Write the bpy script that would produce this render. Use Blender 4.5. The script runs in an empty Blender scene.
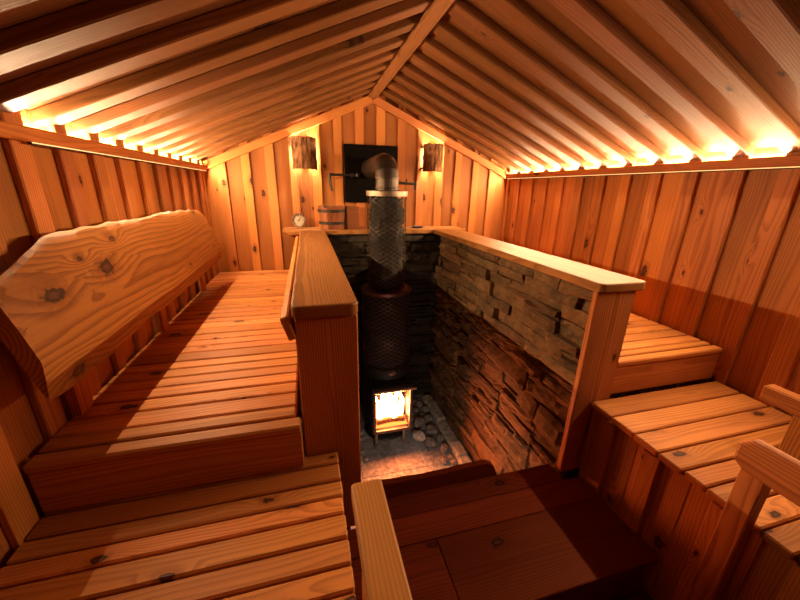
import bpy, bmesh, math, random
from mathutils import Vector, Matrix, noise as mnoise
random.seed(11)
SC = bpy.context.scene
COL = SC.collection
PI = math.pi
ZC = 2.2                      # camera height above the pit floor; z values below are relative to it
XL, XR, YB, YF = -.85, 2.11, 3.41, -1.0
U = random.uniform

# ------------------------------------------------------------------ materials
class NT:
    def __init__(s, name):
        s.m = bpy.data.materials.new(name); s.m.use_nodes = True
        s.t = s.m.node_tree; s.t.nodes.clear()
        s.out = s.n('ShaderNodeOutputMaterial')
    def n(s, typ, **kw):
        x = s.t.nodes.new(typ)
        for k, v in kw.items(): setattr(x, k, v)
        return x
    def put(s, sock, v):
        if isinstance(v, bpy.types.NodeSocket): s.t.links.new(v, sock)
        else: sock.default_value = v
    def ma(s, op, a, b=0.0, c=None, clamp=False):
        x = s.n('ShaderNodeMath', operation=op, use_clamp=clamp)
        s.put(x.inputs[0], a); s.put(x.inputs[1], b)
        if c is not None: s.put(x.inputs[2], c)
        return x.outputs[0]
    def vm(s, op, a, b=(0, 0, 0)):
        x = s.n('ShaderNodeVectorMath', operation=op)
        s.put(x.inputs[0], a); s.put(x.inputs[1], b)
        return x.outputs['Value'] if op in ('LENGTH', 'DOT_PRODUCT') else x.outputs[0]
    def rng(s, v, a, b, c=0.0, d=1.0, smooth=True):
        x = s.n('ShaderNodeMapRange', interpolation_type='SMOOTHSTEP' if smooth else 'LINEAR')
        for i, q in enumerate((v, a, b, c, d)): s.put(x.inputs[i], q)
        return x.outputs[0]
    def mix(s, f, a, b, mode='MIX'):
        x = s.n('ShaderNodeMix', data_type='RGBA', blend_type=mode)
        s.put(x.inputs['Factor'], f); s.put(x.inputs[6], a); s.put(x.inputs[7], b)
        return x.outputs[2]
    def noise(s, vec, scale, detail=2, rough=.5):
        x = s.n('ShaderNodeTexNoise'); s.put(x.inputs['Vector'], vec)
        x.inputs['Scale'].default_value = scale; x.inputs['Detail'].default_value = detail
        x.inputs['Roughness'].default_value = rough
        return x.outputs['Fac']
    def attr(s, name):
        return s.n('ShaderNodeAttribute', attribute_name=name).outputs['Vector']
    def sep(s, v):
        x = s.n('ShaderNodeSeparateXYZ'); s.put(x.inputs[0], v); return x.outputs
    def comb(s, a, b, c=0.0):
        x = s.n('ShaderNodeCombineXYZ')
        for i, q in enumerate((a, b, c)): s.put(x.inputs[i], q)
        return x.outputs[0]
    def bsdf(s, color, rough, metal=0.0, bump=None, bstr=.3, bdist=.003, spec=.5):
        b = s.n('ShaderNodeBsdfPrincipled')
        s.put(b.inputs['Base Color'], color); s.put(b.inputs['Roughness'], rough)
        s.put(b.inputs['Metallic'], metal); b.inputs['Specular IOR Level'].default_value = spec
        if bump is not None:
            k = s.n('ShaderNodeBump'); k.inputs['Strength'].default_value = bstr
            k.inputs['Distance'].default_value = bdist
            s.put(k.inputs['Height'], bump); s.t.links.new(k.outputs[0], b.inputs['Normal'])
        s.t.links.new(b.outputs[0], s.out.inputs[0])
        return b

def C(r, g, b): return (r, g, b, 1)

def wood(name, light, dark, knot=C(.018, .006, .003), ring=.45, knots=.5, rough=.5, vary=.35, ksize=1.0, period=.0085, spec=.16):
    n = NT(name)
    wc = n.attr('wc'); ws = n.attr('ws')
    x, y, z = n.sep(wc); r1, r2, r3 = n.sep(ws)
    off = n.vm('SCALE', ws); off.node.inputs['Scale'].default_value = 40.0
    # knots: one cell of a stretched Voronoi per candidate
    a, b = 2.1, 5.2
    P = n.vm('ADD', n.vm('MULTIPLY', wc, (a, b, 0)), n.vm('MULTIPLY', off, (1, 1.7, 0)))
    P = n.vm('MULTIPLY', P, (1, 1, 0))
    v = n.n('ShaderNodeTexVoronoi', voronoi_dimensions='2D'); n.put(v.inputs['Vector'], P)
    v.inputs['Scale'].default_value = 1.0
    dl = n.vm('MULTIPLY', n.vm('SUBTRACT', P, v.outputs['Position']), (1 / a, 1 / b, 0))
    cr, cg, cb = n.sep(v.outputs['Color'])
    gate = n.ma('GREATER_THAN', cr, 1 - knots)
    wob = n.noise(n.vm('ADD', wc, off), 60, 1)
    d = n.ma('MULTIPLY', n.vm('LENGTH', n.vm('MULTIPLY', dl, (.52, 1, 0))), n.rng(wob, .2, .8, .6, 1.4, False))
    rad = n.ma('MULTIPLY', n.ma('MULTIPLY_ADD', n.ma('MULTIPLY', cg, cg), .0145, .0055), ksize)
    kn = n.ma('MULTIPLY', n.rng(n.ma('DIVIDE', d, rad), .75, 1.15, 1, 0), gate)
    halo = n.ma('MULTIPLY', n.rng(n.ma('DIVIDE', d, rad), .8, 2.6, 1, 0), gate)
    swirl = n.ma('MULTIPLY', n.rng(n.ma('DIVIDE', n.vm('LENGTH', n.vm('MULTIPLY', dl, (.33, 1, 0))), rad), 0, 4.5, 1, 0), gate)
    # growth rings: distance from a pith line that wanders along the board
    nz = n.noise(n.vm('ADD', n.vm('MULTIPLY', wc, (1.0, 1.6, 1.6)), off), 1.3, 1)
    nz2 = n.noise(n.vm('ADD', n.vm('MULTIPLY', wc, (2.5, 14, 14)), off), 1.0, 2)
    py = n.ma('ADD', y, n.ma('MULTIPLY_ADD', nz, .09, n.ma('MULTIPLY_ADD', r2, .12, -.105)))
    pz = n.ma('ADD', z, n.ma('MULTIPLY_ADD', r3, .05, .018))
    R = n.ma('SQRT', n.ma('ADD', n.ma('MULTIPLY', py, py), n.ma('MULTIPLY', pz, pz)))
    ph = n.ma('ADD', n.ma('DIVIDE', R, period), n.ma('MULTIPLY_ADD', nz2, 1.3, n.ma('MULTIPLY', swirl, 2.2)))
    fr = n.ma('FRACT', ph)
    late = n.ma('MULTIPLY', n.rng(fr, .25, .92), n.rng(fr, .92, 1.0, 1, 0))
    fib = n.noise(n.vm('ADD', n.vm('MULTIPLY', wc, (5, 150, 150)), off), 1.0, 2)
    blot = n.noise(n.vm('ADD', n.vm('MULTIPLY', wc, (1.2, 6, 6)), off), 1.0, 2)
    f = n.ma('ADD', n.ma('MULTIPLY', late, ring), n.ma('MULTIPLY', n.ma('SUBTRACT', fib, .5), .55), clamp=True)
    col = n.mix(f, light, dark)
    col = n.mix(n.rng(blot, .38, .75, 0, .45), col, dark)
    tint = n.ma('MULTIPLY_ADD', r1, vary, 1 - vary * .62)
    tcol = n.comb(tint, n.ma('MULTIPLY', tint, n.ma('MULTIPLY_ADD', r2, .14, .93)), n.ma('MULTIPLY', tint, n.ma('MULTIPLY_ADD', r3, .3, .85)))
    col = n.mix(1.0, col, tcol, 'MULTIPLY')
    col = n.mix(n.ma('MULTIPLY', halo, .55), col, dark)
    core = n.mix(n.rng(n.ma('DIVIDE', d, rad), .15, .85), tuple(c * 4.5 for c in knot[:3]) + (1,), knot)
    col = n.mix(n.ma('MULTIPLY', kn, .92), col, core)
    h = n.ma('ADD', n.ma('MULTIPLY', late, .35), n.ma('ADD', n.ma('MULTIPLY', fib, .5), n.ma('MULTIPLY', kn, -.5)))
    n.bsdf(col, n.ma('MULTIPLY_ADD', fib, .2, rough - .08), bump=h, bstr=.22, bdist=.0015, spec=spec)
    return n.m

PINE_L, PINE_D = C(.53, .190, .051), C(.19, .049, .011)
M = {}
M['pine'] = wood('pine_wall', PINE_L, PINE_D, knots=.6, vary=.5)
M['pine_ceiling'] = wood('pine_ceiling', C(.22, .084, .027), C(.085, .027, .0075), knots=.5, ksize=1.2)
M['slat'] = wood('pine_slat', C(.60, .225, .062), C(.23, .060, .013), knots=.8, ksize=.95, vary=.5, rough=.46)
M['cap'] = wood('pine_cap', C(.37, .150, .048), C(.15, .048, .012), knots=.4, ksize=.5, ring=.6, rough=.45)
M['post'] = wood('pine_post', C(.52, .185, .055), C(.22, .058, .014), knots=.35, ksize=.6, ring=.7, vary=.15, rough=.42)
M['slab'] = wood('live_edge', C(.33, .125, .029), C(.13, .036, .007), knots=.95, ksize=1.3, ring=.68, vary=.1, period=.015, rough=.42)
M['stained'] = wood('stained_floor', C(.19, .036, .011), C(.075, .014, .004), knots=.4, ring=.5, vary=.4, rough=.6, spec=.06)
M['rail'] = wood('rail_wood', C(.50, .215, .07), C(.28, .095, .026), knots=.3, ksize=.6, ring=.5, vary=.1, rough=.42)
M['bucket'] = wood('bucket_wood', C(.30, .11, .04), C(.16, .05, .016), knots=.15, ring=.5, vary=.5)
M['log'] = wood('fire_log', C(.25, .08, .02), C(.06, .02, .01), knots=.1)

def simple(name, color, rough, metal=0.0, nscale=30, amt=.25, bstr=.2, spec=.5):
    n = NT(name)
    tc = n.n('ShaderNodeTexCoord').outputs['Object']
    f = n.noise(tc, nscale, 3, .6)
    dk = tuple(c * (1 - amt) for c in color[:3]) + (1,); lt = tuple(min(1, c * (1 + amt)) for c in color[:3]) + (1,)
    n.bsdf(n.mix(n.rng(f, .3, .7), dk, lt), n.ma('MULTIPLY_ADD', f, .2, rough - .1), metal, f, bstr, .002, spec)
    return n.m
M['black_steel'] = simple('black_steel', C(.012, .0105, .010), .5, .3)
M['plate'] = simple('black_plate', C(.004, .0035, .0035), .3, .0, amt=.1, bstr=.03, spec=.08)
M['iron'] = simple('wrought_iron', C(.03, .026, .024), .55, .5)
M['pipe'] = simple('flue_pipe', C(.045, .032, .024), .42, .7, nscale=8, amt=.3, bstr=.08)
M['collar'] = simple('steel_collar', C(.24, .18, .13), .45, .8, nscale=40)
M['mesh_wire'] = simple('mesh_wire', C(.05, .03, .02), .5, .6)
M['mesh_wire_low'] = simple('mesh_wire_heated', C(.11, .05, .035), .5, .6)
M['ring'] = simple('steel_ring', C(.15, .07, .055), .4, .7)
M['dark_stone'] = simple('sauna_stone', C(.012, .009, .007), .9, 0, nscale=25, amt=.5, bstr=.8)
M['grey_stone'] = simple('loose_stone', C(.21, .19, .165), .8, 0, nscale=18, amt=.5, bstr=.6)
M['pale_stone'] = simple('pale_stone', C(.50, .47, .42), .8, 0, nscale=16, amt=.3, bstr=.6)
M['curb'] = simple('curb_mortar', C(.30, .28, .23), .9, 0, nscale=22, amt=.35, bstr=.7)
M['door_frame'] = simple('door_steel', C(.10, .08, .07), .4, .6)
M['handle'] = simple('bright_handle', C(.5, .42, .34), .3, .9)
M['brass'] = simple('bezel_metal', C(.62, .5, .38), .28, .95, amt=.05, bstr=.02)
M['dial'] = simple('dial_face', C(.62, .54, .42), .5, amt=.04, bstr=.0)
M['ink'] = simple('dial_ink', C(.03, .02, .02), .6, amt=.05, bstr=.0)
M['hoop'] = simple('hoop_steel', C(.05, .035, .028), .5, .6)

def stone_mat(name, cols, nscale=9):
    n = NT(name)
    tc = n.n('ShaderNodeTexCoord').outputs['Object']
    ws = n.attr('ws'); r1, r2, r3 = n.sep(ws)
    f = n.noise(tc, nscale, 5, .65); g = n.noise(n.vm('MULTIPLY', tc, (1, 1, 4)), 34, 4, .7)
    col = n.mix(n.rng(f, .35, .68), cols[0], cols[1])
    col = n.mix(n.rng(r1, .2, 1.0, 0, .65), col, cols[2])
    col = n.mix(n.rng(g, .45, .75, 0, .6), col, cols[3])
    col = n.mix(1.0, col, n.comb(n.ma('MULTIPLY_ADD', r2, .6, .6), n.ma('MULTIPLY_ADD', r2, .6, .58), n.ma('MULTIPLY_ADD', r2, .56, .56)), 'MULTIPLY')
    n.bsdf(col, .85, 0, n.ma('ADD', g, f), .75, .008, .3)
    return n.m
M['ledge'] = stone_mat('ledge_stone', (C(.095, .052, .021), C(.18, .10, .042), C(.155, .07, .025), C(.025, .014, .007)))
M['ledge_dark'] = stone_mat('shaded_ledge_stone', (C(.022, .016, .011), C(.042, .03, .02), C(.034, .022, .014), C(.01, .007, .005)))  # dark copy of the ledge stone; the pit's darkness is put into its colour
M['mortar'] = simple('dark_mortar', C(.035, .028, .022), .95, 0, amt=.3)

def tile_mat():
    n = NT('slate_tile')
    tc = n.n('ShaderNodeTexCoord').outputs['Object']; r1, r2, r3 = n.sep(n.attr('ws'))
    f = n.noise(tc, 28, 5, .7); g = n.noise(tc, 5, 2)
    col = n.mix(n.rng(f, .35, .7), C(.12, .13, .135), C(.34, .37, .39))
    col = n.mix(n.rng(g, .4, .7, 0, .5), col, C(.33, .30, .29))
    col = n.mix(1.0, col, n.comb(*(n.ma('MULTIPLY_ADD', r1, .4, .75),) * 3), 'MULTIPLY')
    n.bsdf(col, .6, 0, f, .5, .003)
    return n.m
M['tile'] = tile_mat()

def bark_mat():
    n = NT('bark')
    tc = n.n('ShaderNodeTexCoord').outputs['Object']
    f = n.noise(n.vm('MULTIPLY', tc, (1, 1, .25)), 38, 5, .7); g = n.noise(tc, 12, 3)
    col = n.mix(n.rng(f, .35, .66), C(.07, .028, .012), C(.34, .15, .06))
    col = n.mix(n.rng(g, .5, .72, 0, .7), col, C(.42, .24, .12))
    n.bsdf(col, .85, 0, f, 1.0, .008, .2)
    return n.m
M['bark'] = bark_mat()

def emit(name, col, s):
    n = NT(name); e = n.n('ShaderNodeEmission'); e.inputs[0].default_value = col; e.inputs[1].default_value = s
    n.t.links.new(e.outputs[0], n.out.inputs[0]); return n.m
UPW = .012
LAMPS = []
LED_STRENGTH, BULB_STRENGTH, FIRE_STRENGTH = 880, 1600, 90
M['led'] = emit('led_diode', C(1, .75, .47), LED_STRENGTH)
M['led_down'] = emit('led_diode_down', C(1, .50, .18), 2.4)
M['bulb'] = emit('lamp_bulb', C(1, .82, .58), BULB_STRENGTH)
def fire_mat():
    n = NT('flame'); e = n.n('ShaderNodeEmission')
    tc = n.n('ShaderNodeTexCoord').outputs['Object']
    f = n.noise(n.vm('MULTIPLY', tc, (1, 1, .35)), 22, 2)
    n.put(e.inputs[0], n.mix(n.rng(f, .32, .68), C(1, .24, .06), C(1, .58, .26)))
    n.put(e.inputs[1], n.rng(f, .3, .7, FIRE_STRENGTH * .35, FIRE_STRENGTH * 1.6))
    n.t.links.new(e.outputs[0], n.out.inputs[0]); return n.m
M['flame'] = fire_mat()
M['ember'] = emit('embers', C(1, .2, .04), 5)
def glass_mat():
    n = NT('stove_glass')
    g = n.n('ShaderNodeBsdfGlossy'); g.inputs['Roughness'].default_value = .08
    t = n.n('ShaderNodeBsdfTransparent'); t.inputs[0].default_value = C(1, .9, .78)
    m = n.n('ShaderNodeMixShader'); m.inputs[0].default_value = .06
    n.t.links.new(t.outputs[0], m.inputs[1]); n.t.links.new(g.outputs[0], m.inputs[2]); n.t.links.new(m.outputs[0], n.out.inputs[0])
    return n.m
M['glass'] = glass_mat()

# ------------------------------------------------------------------ mesh collector
def chamfer_box(L, W, T, b):
    bm = bmesh.new(); bmesh.ops.create_cube(bm, size=1.0)
    bmesh.ops.scale(bm, vec=(L, W, T), verts=bm.verts)
    if b > 0: bmesh.ops.bevel(bm, geom=list(bm.edges), offset=b, segments=1, affect='EDGES', profile=.5)
    vs = [v.co.copy() for v in bm.verts]; fs = [[v.index for v in f.verts] for f in bm.faces]
    bm.verts.index_update(); fs = [[v.index for v in f.verts] for f in bm.faces]
    bm.free(); return vs, fs

class MB:
    def __init__(s): s.v = []; s.f = []; s.wc = []; s.ws = []
    def raw(s, vs, fs, mat=None, wc=None, ws=None):
        o = len(s.v); ws = ws or (U(0, 1), U(0, 1), U(0, 1))
        for i, v in enumerate(vs):
            s.v.append((mat @ Vector(v)) if mat else Vector(v))
            s.wc.append(tuple(wc[i]) if wc else tuple(v)); s.ws.append(ws)
        s.f += [[i + o for i in f] for f in fs]
        return s
    def box(s, x0, x1, y0, y1, z0, z1, along=None, bevel=.003, ws=None):
        """a board in relative z; the grain runs along its longest side unless told"""
        d = [x1 - x0, y1 - y0, z1 - z0]; c = Vector(((x0 + x1) / 2, (y0 + y1) / 2, (z0 + z1) / 2 + ZC))
        i = 'xyz'.index(along) if along else d.index(max(d))
        o = sorted([j for j in range(3) if j != i], key=lambda j: -d[j])
        ax = [Vector((1, 0, 0)), Vector((0, 1, 0)), Vector((0, 0, 1))]
        X, Y = ax[i], ax[o[0]]; Z = X.cross(Y)
        m = Matrix((X, Y, Z)).transposed().to_4x4(); m.translation = c
        vs, fs = chamfer_box(d[i], d[o[0]], d[o[1]], min(bevel, d[o[1]] * .3))
        return s.raw(vs, fs, m, ws=ws)
    def beam(s, p0, p1, W, T, up=(0, 0, 1), bevel=.003, ws=None):
        """board from p0 to p1 (relative z); W lies across, T along 'up'"""
        p0 = Vector(p0); p1 = Vector(p1); X = (p1 - p0); L = X.length; X.normalize()
        up = Vector(up); Y = up.cross(X).normalized(); Z = X.cross(Y)
        m = Matrix((X, Y, Z)).transposed().to_4x4(); m.translation = (p0 + p1) / 2 + Vector((0, 0, ZC))
        vs, fs = chamfer_box(L, W, T, min(bevel, T * .3, W * .3))
        return s.raw(vs, fs, m, ws=ws)
    def prism(s, pts, t, m, ws=None, bevel=0, swap=False):
        """2-D outline (counter-clockwise) extruded by t along local z"""
        bm = bmesh.new(); lo = [bm.verts.new((p[0], p[1], 0)) for p in pts]
        f = bm.faces.new(lo); r = bmesh.ops.extrude_face_region(bm, geom=[f])
        bmesh.ops.translate(bm, vec=(0, 0, t), verts=[e for e in r['geom'] if isinstance(e, bmesh.types.BMVert)])
        bmesh.ops.recalc_face_normals(bm, faces=bm.faces)
        if bevel:
            ed = [e for e in bm.edges if abs(e.verts[0].co.z - e.verts[1].co.z) < 1e-6]
            bmesh.ops.bevel(bm, geom=ed, offset=bevel, segments=2, affect='EDGES', profile=.5)
        bm.verts.index_update()
        vs = [v.co.copy() for v in bm.verts]; fs = [[v.index for v in f.verts] for f in bm.faces]; bm.free()
        return s.raw(vs, fs, m, wc=[(v.y, v.x, v.z) if swap else tuple(v) for v in vs], ws=ws)
    def lathe(s, prof, c, seg=32, cap=True, ws=None):
        """profile of (r, z) turned about a vertical axis at c (relative z)"""
        vs = []; fs = []; k = len(prof)
        for i in range(seg):
            a = 2 * PI * i / seg
            vs += [(r * math.cos(a), r * math.sin(a), z) for r, z in prof]
        for i in range(seg):
            j = (i + 1) % seg
            for q in range(k - 1): fs.append([i * k + q, j * k + q, j * k + q + 1, i * k + q + 1])
        if cap:
            fs.append([i * k for i in range(seg)][::-1]); fs.append([i * k + k - 1 for i in range(seg)])
        m = Matrix.Translation(Vector(c) + Vector((0, 0, ZC)))
        return s.raw(vs, fs, m, wc=[(v[2], v[0], v[1]) for v in vs], ws=ws)
    def tube(s, pts, r, seg=10, closed=False, cap=True):
        pts = [Vector(p) + Vector((0, 0, ZC)) for p in pts]; n = len(pts); vs = []; fs = []
        rs = r if isinstance(r, list) else [r] * n
        t0 = (pts[1] - pts[0]).normalized(); up = Vector((0, 0, 1)) if abs(t0.z) < .9 else Vector((1, 0, 0))
        N = (up - t0 * up.dot(t0)).normalized()
        for i, p in enumerate(pts):
            t = (pts[min(i + 1, n - 1)] - pts[max(i - 1, 0)]) if not closed else (pts[(i + 1) % n] - pts[i - 1])
            t.normalize(); N = (N - t * N.dot(t)).normalized(); B = t.cross(N)
            for k in range(seg):
                a = 2 * PI * k / seg; vs.append(p + (N * math.cos(a) + B * math.sin(a)) * rs[i])
        for i in range(n if closed else n - 1):
            j = (i + 1) % n
            for k in range(seg): fs.append([i * seg + k, i * seg + (k + 1) % seg, j * seg + (k + 1) % seg, j * seg + k])
        if cap and not closed:
            fs.append(list(range(seg))[::-1]); fs.append([(n - 1) * seg + k for k in range(seg)])
        return s.raw(vs, fs)
    def build(s, name, mat, parent=None, smooth=False):
        me = bpy.data.meshes.new(name); o = Vector((0, 0, 0))
        lo = Vector([min(v[i] for v in s.v) for i in range(3)]); hi = Vector([max(v[i] for v in s.v) for i in range(3)])
        o = Vector(((lo.x + hi.x) / 2, (lo.y + hi.y) / 2, lo.z))
        me.from_pydata([v - o for v in s.v], [], s.f)
        a = me.attributes.new('wc', 'FLOAT_VECTOR', 'POINT'); a.data.foreach_set('vector', [c for t in s.wc for c in t])
        a = me.attributes.new('ws', 'FLOAT_VECTOR', 'POINT'); a.data.foreach_set('vector', [c for t in s.ws for c in t])
        bm = bmesh.new(); bm.from_mesh(me); bmesh.ops.recalc_face_normals(bm, faces=bm.faces); bm.to_mesh(me); bm.free()
        me.materials.append(M[mat])
        if smooth:
            for p in me.polygons: p.use_smooth = True
            me.set_sharp_from_angle(angle=math.radians(40))
        ob = bpy.data.objects.new(name, me); COL.objects.link(ob)
        ob.location = o
        if parent is not None:
            ob.parent = parent; ob.location = o - WLOC[parent.name]
        WLOC[ob.name] = o
        return ob
WLOC = {}
def tag(o, label, cat, group=None):
    o['label'] = label; o['category'] = cat
    if group: o['group'] = group
    return o
def thing(name, label, cat, loc, group=None):
    o = bpy.data.objects.new(name, None); COL.objects.link(o)
    o.empty_display_size = .1; o.location = Vector(loc) + Vector((0, 0, ZC)); WLOC[o.name] = o.location.copy()
    return tag(o, label, cat, group)
def struct(o):
    o['kind'] = 'structure'; return o
def MX(X, Y, Z, t):
    m = Matrix((Vector(X), Vector(Y), Vector(Z))).transposed().to_4x4(); m.translation = Vector(t) + Vector((0, 0, ZC)); return m

# ------------------------------------------------------------------ room shell
AP = .63                                               # x of the ridge
def zbat(x): return .80 - .42 * abs(x - AP)            # underside of the ceiling battens
def zbrd(x): return zbat(x) + .042                     # underside of the ceiling boards
FLOOR = -2.2

f = MB()                                               # slate tiles of the pit, laid in one floor
ty = YF - .05
while ty < YB + .05:
    tx = XL - .05 + U(-.01, .01)
    while tx < XR + .05:
        f.box(tx + .003, min(tx + .297, XR + .06), ty + .003, min(ty + .447, YB + .06), FLOOR - .04, FLOOR, bevel=.004); tx += .30
    ty += .45
f.box(XL - .05, XR + .05, YF - .05, YB + .05, FLOOR - .07, FLOOR - .004, bevel=0)
struct(f.build('floor', 'tile'))

def side_wall(name, x, sgn, phase):
    """vertical boards with battens over the joints; sgn points into the room"""
    w = MB(); top = zbrd(x) + .03
    y = phase - .21 * 12
    a, b = sorted((x, x - sgn * .025)); c, d = sorted((x, x + sgn * .024))
    while y < YB:
        y0, y1 = max(y, YF), min(y + .21, YB)
        if y1 > y0 + .01: w.box(a, b, y0, y1, FLOOR, top, along='z', bevel=.002)
        if YF + .04 < y < YB - .03:
            hw = U(.034, .041)
            w.box(c, d, max(y - hw, YF), min(y + hw, YB), FLOOR, top - .02, along='z', bevel=.004)
        y += .21
    c, d = sorted((x, x + sgn * .022))
    w.box(c, d, YB - .05, YB - .002, FLOOR, top - .02, along='z', bevel=.004)
    return struct(w.build(name, 'pine'))
side_wall('wall_left', XL, 1, 1.38)
side_wall('wall_right', XR, -1, 1.10)

def gable(name, y, sgn, phase, mat='pine'):
    w = MB(); m = MX((1, 0, 0), (0, 0, 1), (0, -1, 0), (0, y + (.025 if sgn < 0 else 0), 0))
    def board(x0, x1, t, mm, ws):
        pts = [(x0, FLOOR), (x1, FLOOR), (x1, zbrd(x1) + .01)]
        if x0 < AP < x1: pts.append((AP, zbrd(AP) + .01))
        pts.append((x0, zbrd(x0) + .01)); w.prism(pts, t, mm, swap=True, ws=ws)
    x = phase - .2 * 12
    while x < XR:
        x0, x1 = max(x, XL), min(x + .2, XR)
        if x1 > x0 + .01: board(x0 + .001, x1 - .001, .025, m, (U(0, .42), U(.2, .8), U(0, 1)))
        hw = U(.032, .042)
        if XL + .04 < x < XR - .04:
            board(x - hw, x + hw, .022, MX((1, 0, 0), (0, 0, 1), (0, -1, 0), (0, y if sgn < 0 else y + .022, 0)), (U(.75, 1), U(.3, 1), U(0, 1)))
        x += .2
    return struct(w.build(name, mat))
gable('wall_back', YB, -1, .71)
gable('wall_front', YF, 1, .71, 'stained')  # out of view; dark finish chosen to cut light bouncing back near the camera

def slope(name, sgn, phase):
    """roof boards with battens on their underside; sgn = side of the ridge"""
    w = MB(); xe = (XL - .03) if sgn < 0 else (XR + .03)
    nrm = Vector((.42 * sgn, 0, 1)).normalized()
    y = phase - .21 * 12
    while y < YB:
        y0, y1 = max(y, YF), min(y + .21, YB)
        yc = (y0 + y1) / 2
        if y1 > y0 + .01:
            a = Vector((AP, yc, zbrd(AP))) + nrm * .0125; b = Vector((xe, yc, zbrd(xe))) + nrm * .0125
            w.beam(a, b, y1 - y0 - .002, .025, up=nrm, bevel=.001)
        if YF + .05 < y < YB - .04:
            bw = U(.080, .098)
            a = Vector((AP + sgn * .012, y, zbat(AP + sgn * .012))) + nrm * .0195; b = Vector((xe, y, zbat(xe))) + nrm * .0195
            w.beam(a, b, bw, .039, up=nrm, bevel=.004)
        y += .21
    return struct(w.build(name, 'pine_ceiling'))
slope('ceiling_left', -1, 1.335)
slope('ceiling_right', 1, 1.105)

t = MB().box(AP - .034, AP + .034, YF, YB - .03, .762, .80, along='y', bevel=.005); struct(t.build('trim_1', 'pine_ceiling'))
t = MB().box(XL + .024, XL + .054, YF, YB - .025, .115, .158, along='y', bevel=.006); struct(t.build('trim_2', 'pine'))
t = MB().box(XR - .054, XR - .024, YF, YB - .025, .128, .174, along='y', bevel=.006); struct(t.build('trim_3', 'pine'))
for k, (s, xe) in enumerate(((-1, XL + .03), (1, XR - .03))):      # sloping boards that close the gable under the roof
    t = MB(); nrm = Vector((.42 * s, 0, 1)).normalized()
    t.beam(Vector((AP + s * .02, YB - .036, zbat(AP + s * .02))) - nrm * .034, Vector((xe, YB - .036, zbat(xe))) - nrm * .034, .026, .066, up=nrm, bevel=.004)
    struct(t.build('trim_%d' % (4 + k), 'pine'))

# light strips in the slot between each eaves trim and the wall: one band shines up, one down
for sgn, xw, zb, zt, ph, ys, lab in ((1, XL, .115, .158, 1.38, 1.38, 'warm glowing light strip behind the eaves trim above the live-edge plank'),
                                     (-1, XR, .128, .174, 1.10, .58, 'warm glowing light strip behind the eaves trim opposite the live-edge plank')):
    e = thing('light_strip', lab, 'light', (xw + sgn * .012, 2.1, zb), 'light strips along the eaves')
    up, dn, bs = MB(), MB(), MB(); y0, y1 = ys, YB - .06
    xa, xb = xw + sgn * .003, xw + sgn * .0225
    bs.box(min(xa, xb), max(xa, xb), y0, y1, zb + .012, zt - .012, along='y', bevel=0)
    def band(m, sec):
        m.raw([(xw + sgn * p[0], yy, p[1] + ZC) for yy in (y0, y1) for p in sec], [[0, 1, 4, 3], [1, 2, 5, 4], [2, 0, 3, 5], [0, 2, 1], [3, 4, 5]])
    y0 = max(y0, 1.02); band(up, [(.003, zt - .010), (.003 + UPW, zt - .010), (.003 + UPW * .5, zt - .004)])
    xa, xb = xw + sgn * .040, xw + sgn * .0508
    bs.box(min(xa, xb), max(xa, xb), y0, y1, zb - .0072, zb - .0004, along='y', bevel=0)  # backing added below the trim to block the down band's light from the wall
    y0 = ys; band(dn, [(.0522, zb - .0040), (.0530, zb - .0008), (.0512, zb - .0009)])
    bs.build('strip_base_shield', 'iron', e); up.build('diode_band', 'led', e); dn.build('diode_band', 'led_down', e); LAMPS.append((sgn, xw, zb, y0, y1))

# ------------------------------------------------------------------ benches
ZU, ZL, ZP = -.765, -.951, -1.365
def slats(b, x0, x1, y_from, y_to, ztop, widths, gap=.007, ragged=0, th=.028):
    """slats across x laid from y_from down to y_to"""
    y = y_from; i = 0
    while y > y_to + .02:
        w = widths[i % len(widths)] if isinstance(widths, list) else U(*widths)
        i += 1
        yl = max(y - w, y_to)
        b.box(x0 + (U(-ragged, ragged) if x0 > .5 else 0), x1 + (U(-ragged, ragged) if x0 < .5 else 0), yl + gap, y, ztop - th, ztop + U(-.001, .001), along='x', bevel=.005)
        y -= w
def panel(b, x0, x1, y0, y1, z0, z1, pitch=.13):
    """upright boards forming a front; runs along whichever of x / y is longer"""
    if x1 - x0 > y1 - y0:
        x = x0
        while x < x1 - .01: b.box(x, min(x + pitch - .002, x1), y0, y1, z0, z1, along='z', bevel=.002); x += pitch
    else:
        y = y0
        while y < y1 - .01: b.box(x0, x1, y, min(y + pitch - .002, y1), z0, z1, along='z', bevel=.002); y += pitch
def joists(e, spots):
    for (x0, x1, y0, y1, z0, z1) in spots: MB().box(x0, x1, y0, y1, z0, z1).build('joist', 'post', e)

LX0, RX1 = XL + .026, XR - .026
e = thing('upper_bench', 'wide slatted upper bench below the live-edge plank', 'bench', (-.45, 2.2, FLOOR), 'slatted sauna benches')
b = MB(); slats(b, LX0, -.083, YB - .03, 1.055, ZU, (.066, .092)); b.box(LX0, -.064, .998, 1.050, ZU - .028, ZU, along='x', bevel=.006)
b.build('seat', 'slat', e)
MB().box(LX0, -.064, 1.006, 1.036, ZL + .003, ZU - .029, along='x', bevel=.004).build('front_board', 'slat', e)
joists(e, [(-.80, -.76, 1.06, 3.36, ZU - .12, ZU - .030), (-.46, -.42, 1.06, 3.36, ZU - .12, ZU - .030), (-.125, -.085, 1.06, 3.36, ZU - .12, ZU - .030)])
for x in (-.80, -.125):
    for y in (1.08, 3.30): MB().box(x, x + .04, y, y + .05, FLOOR, ZU - .121, along='z').build('leg', 'post', e)

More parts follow.
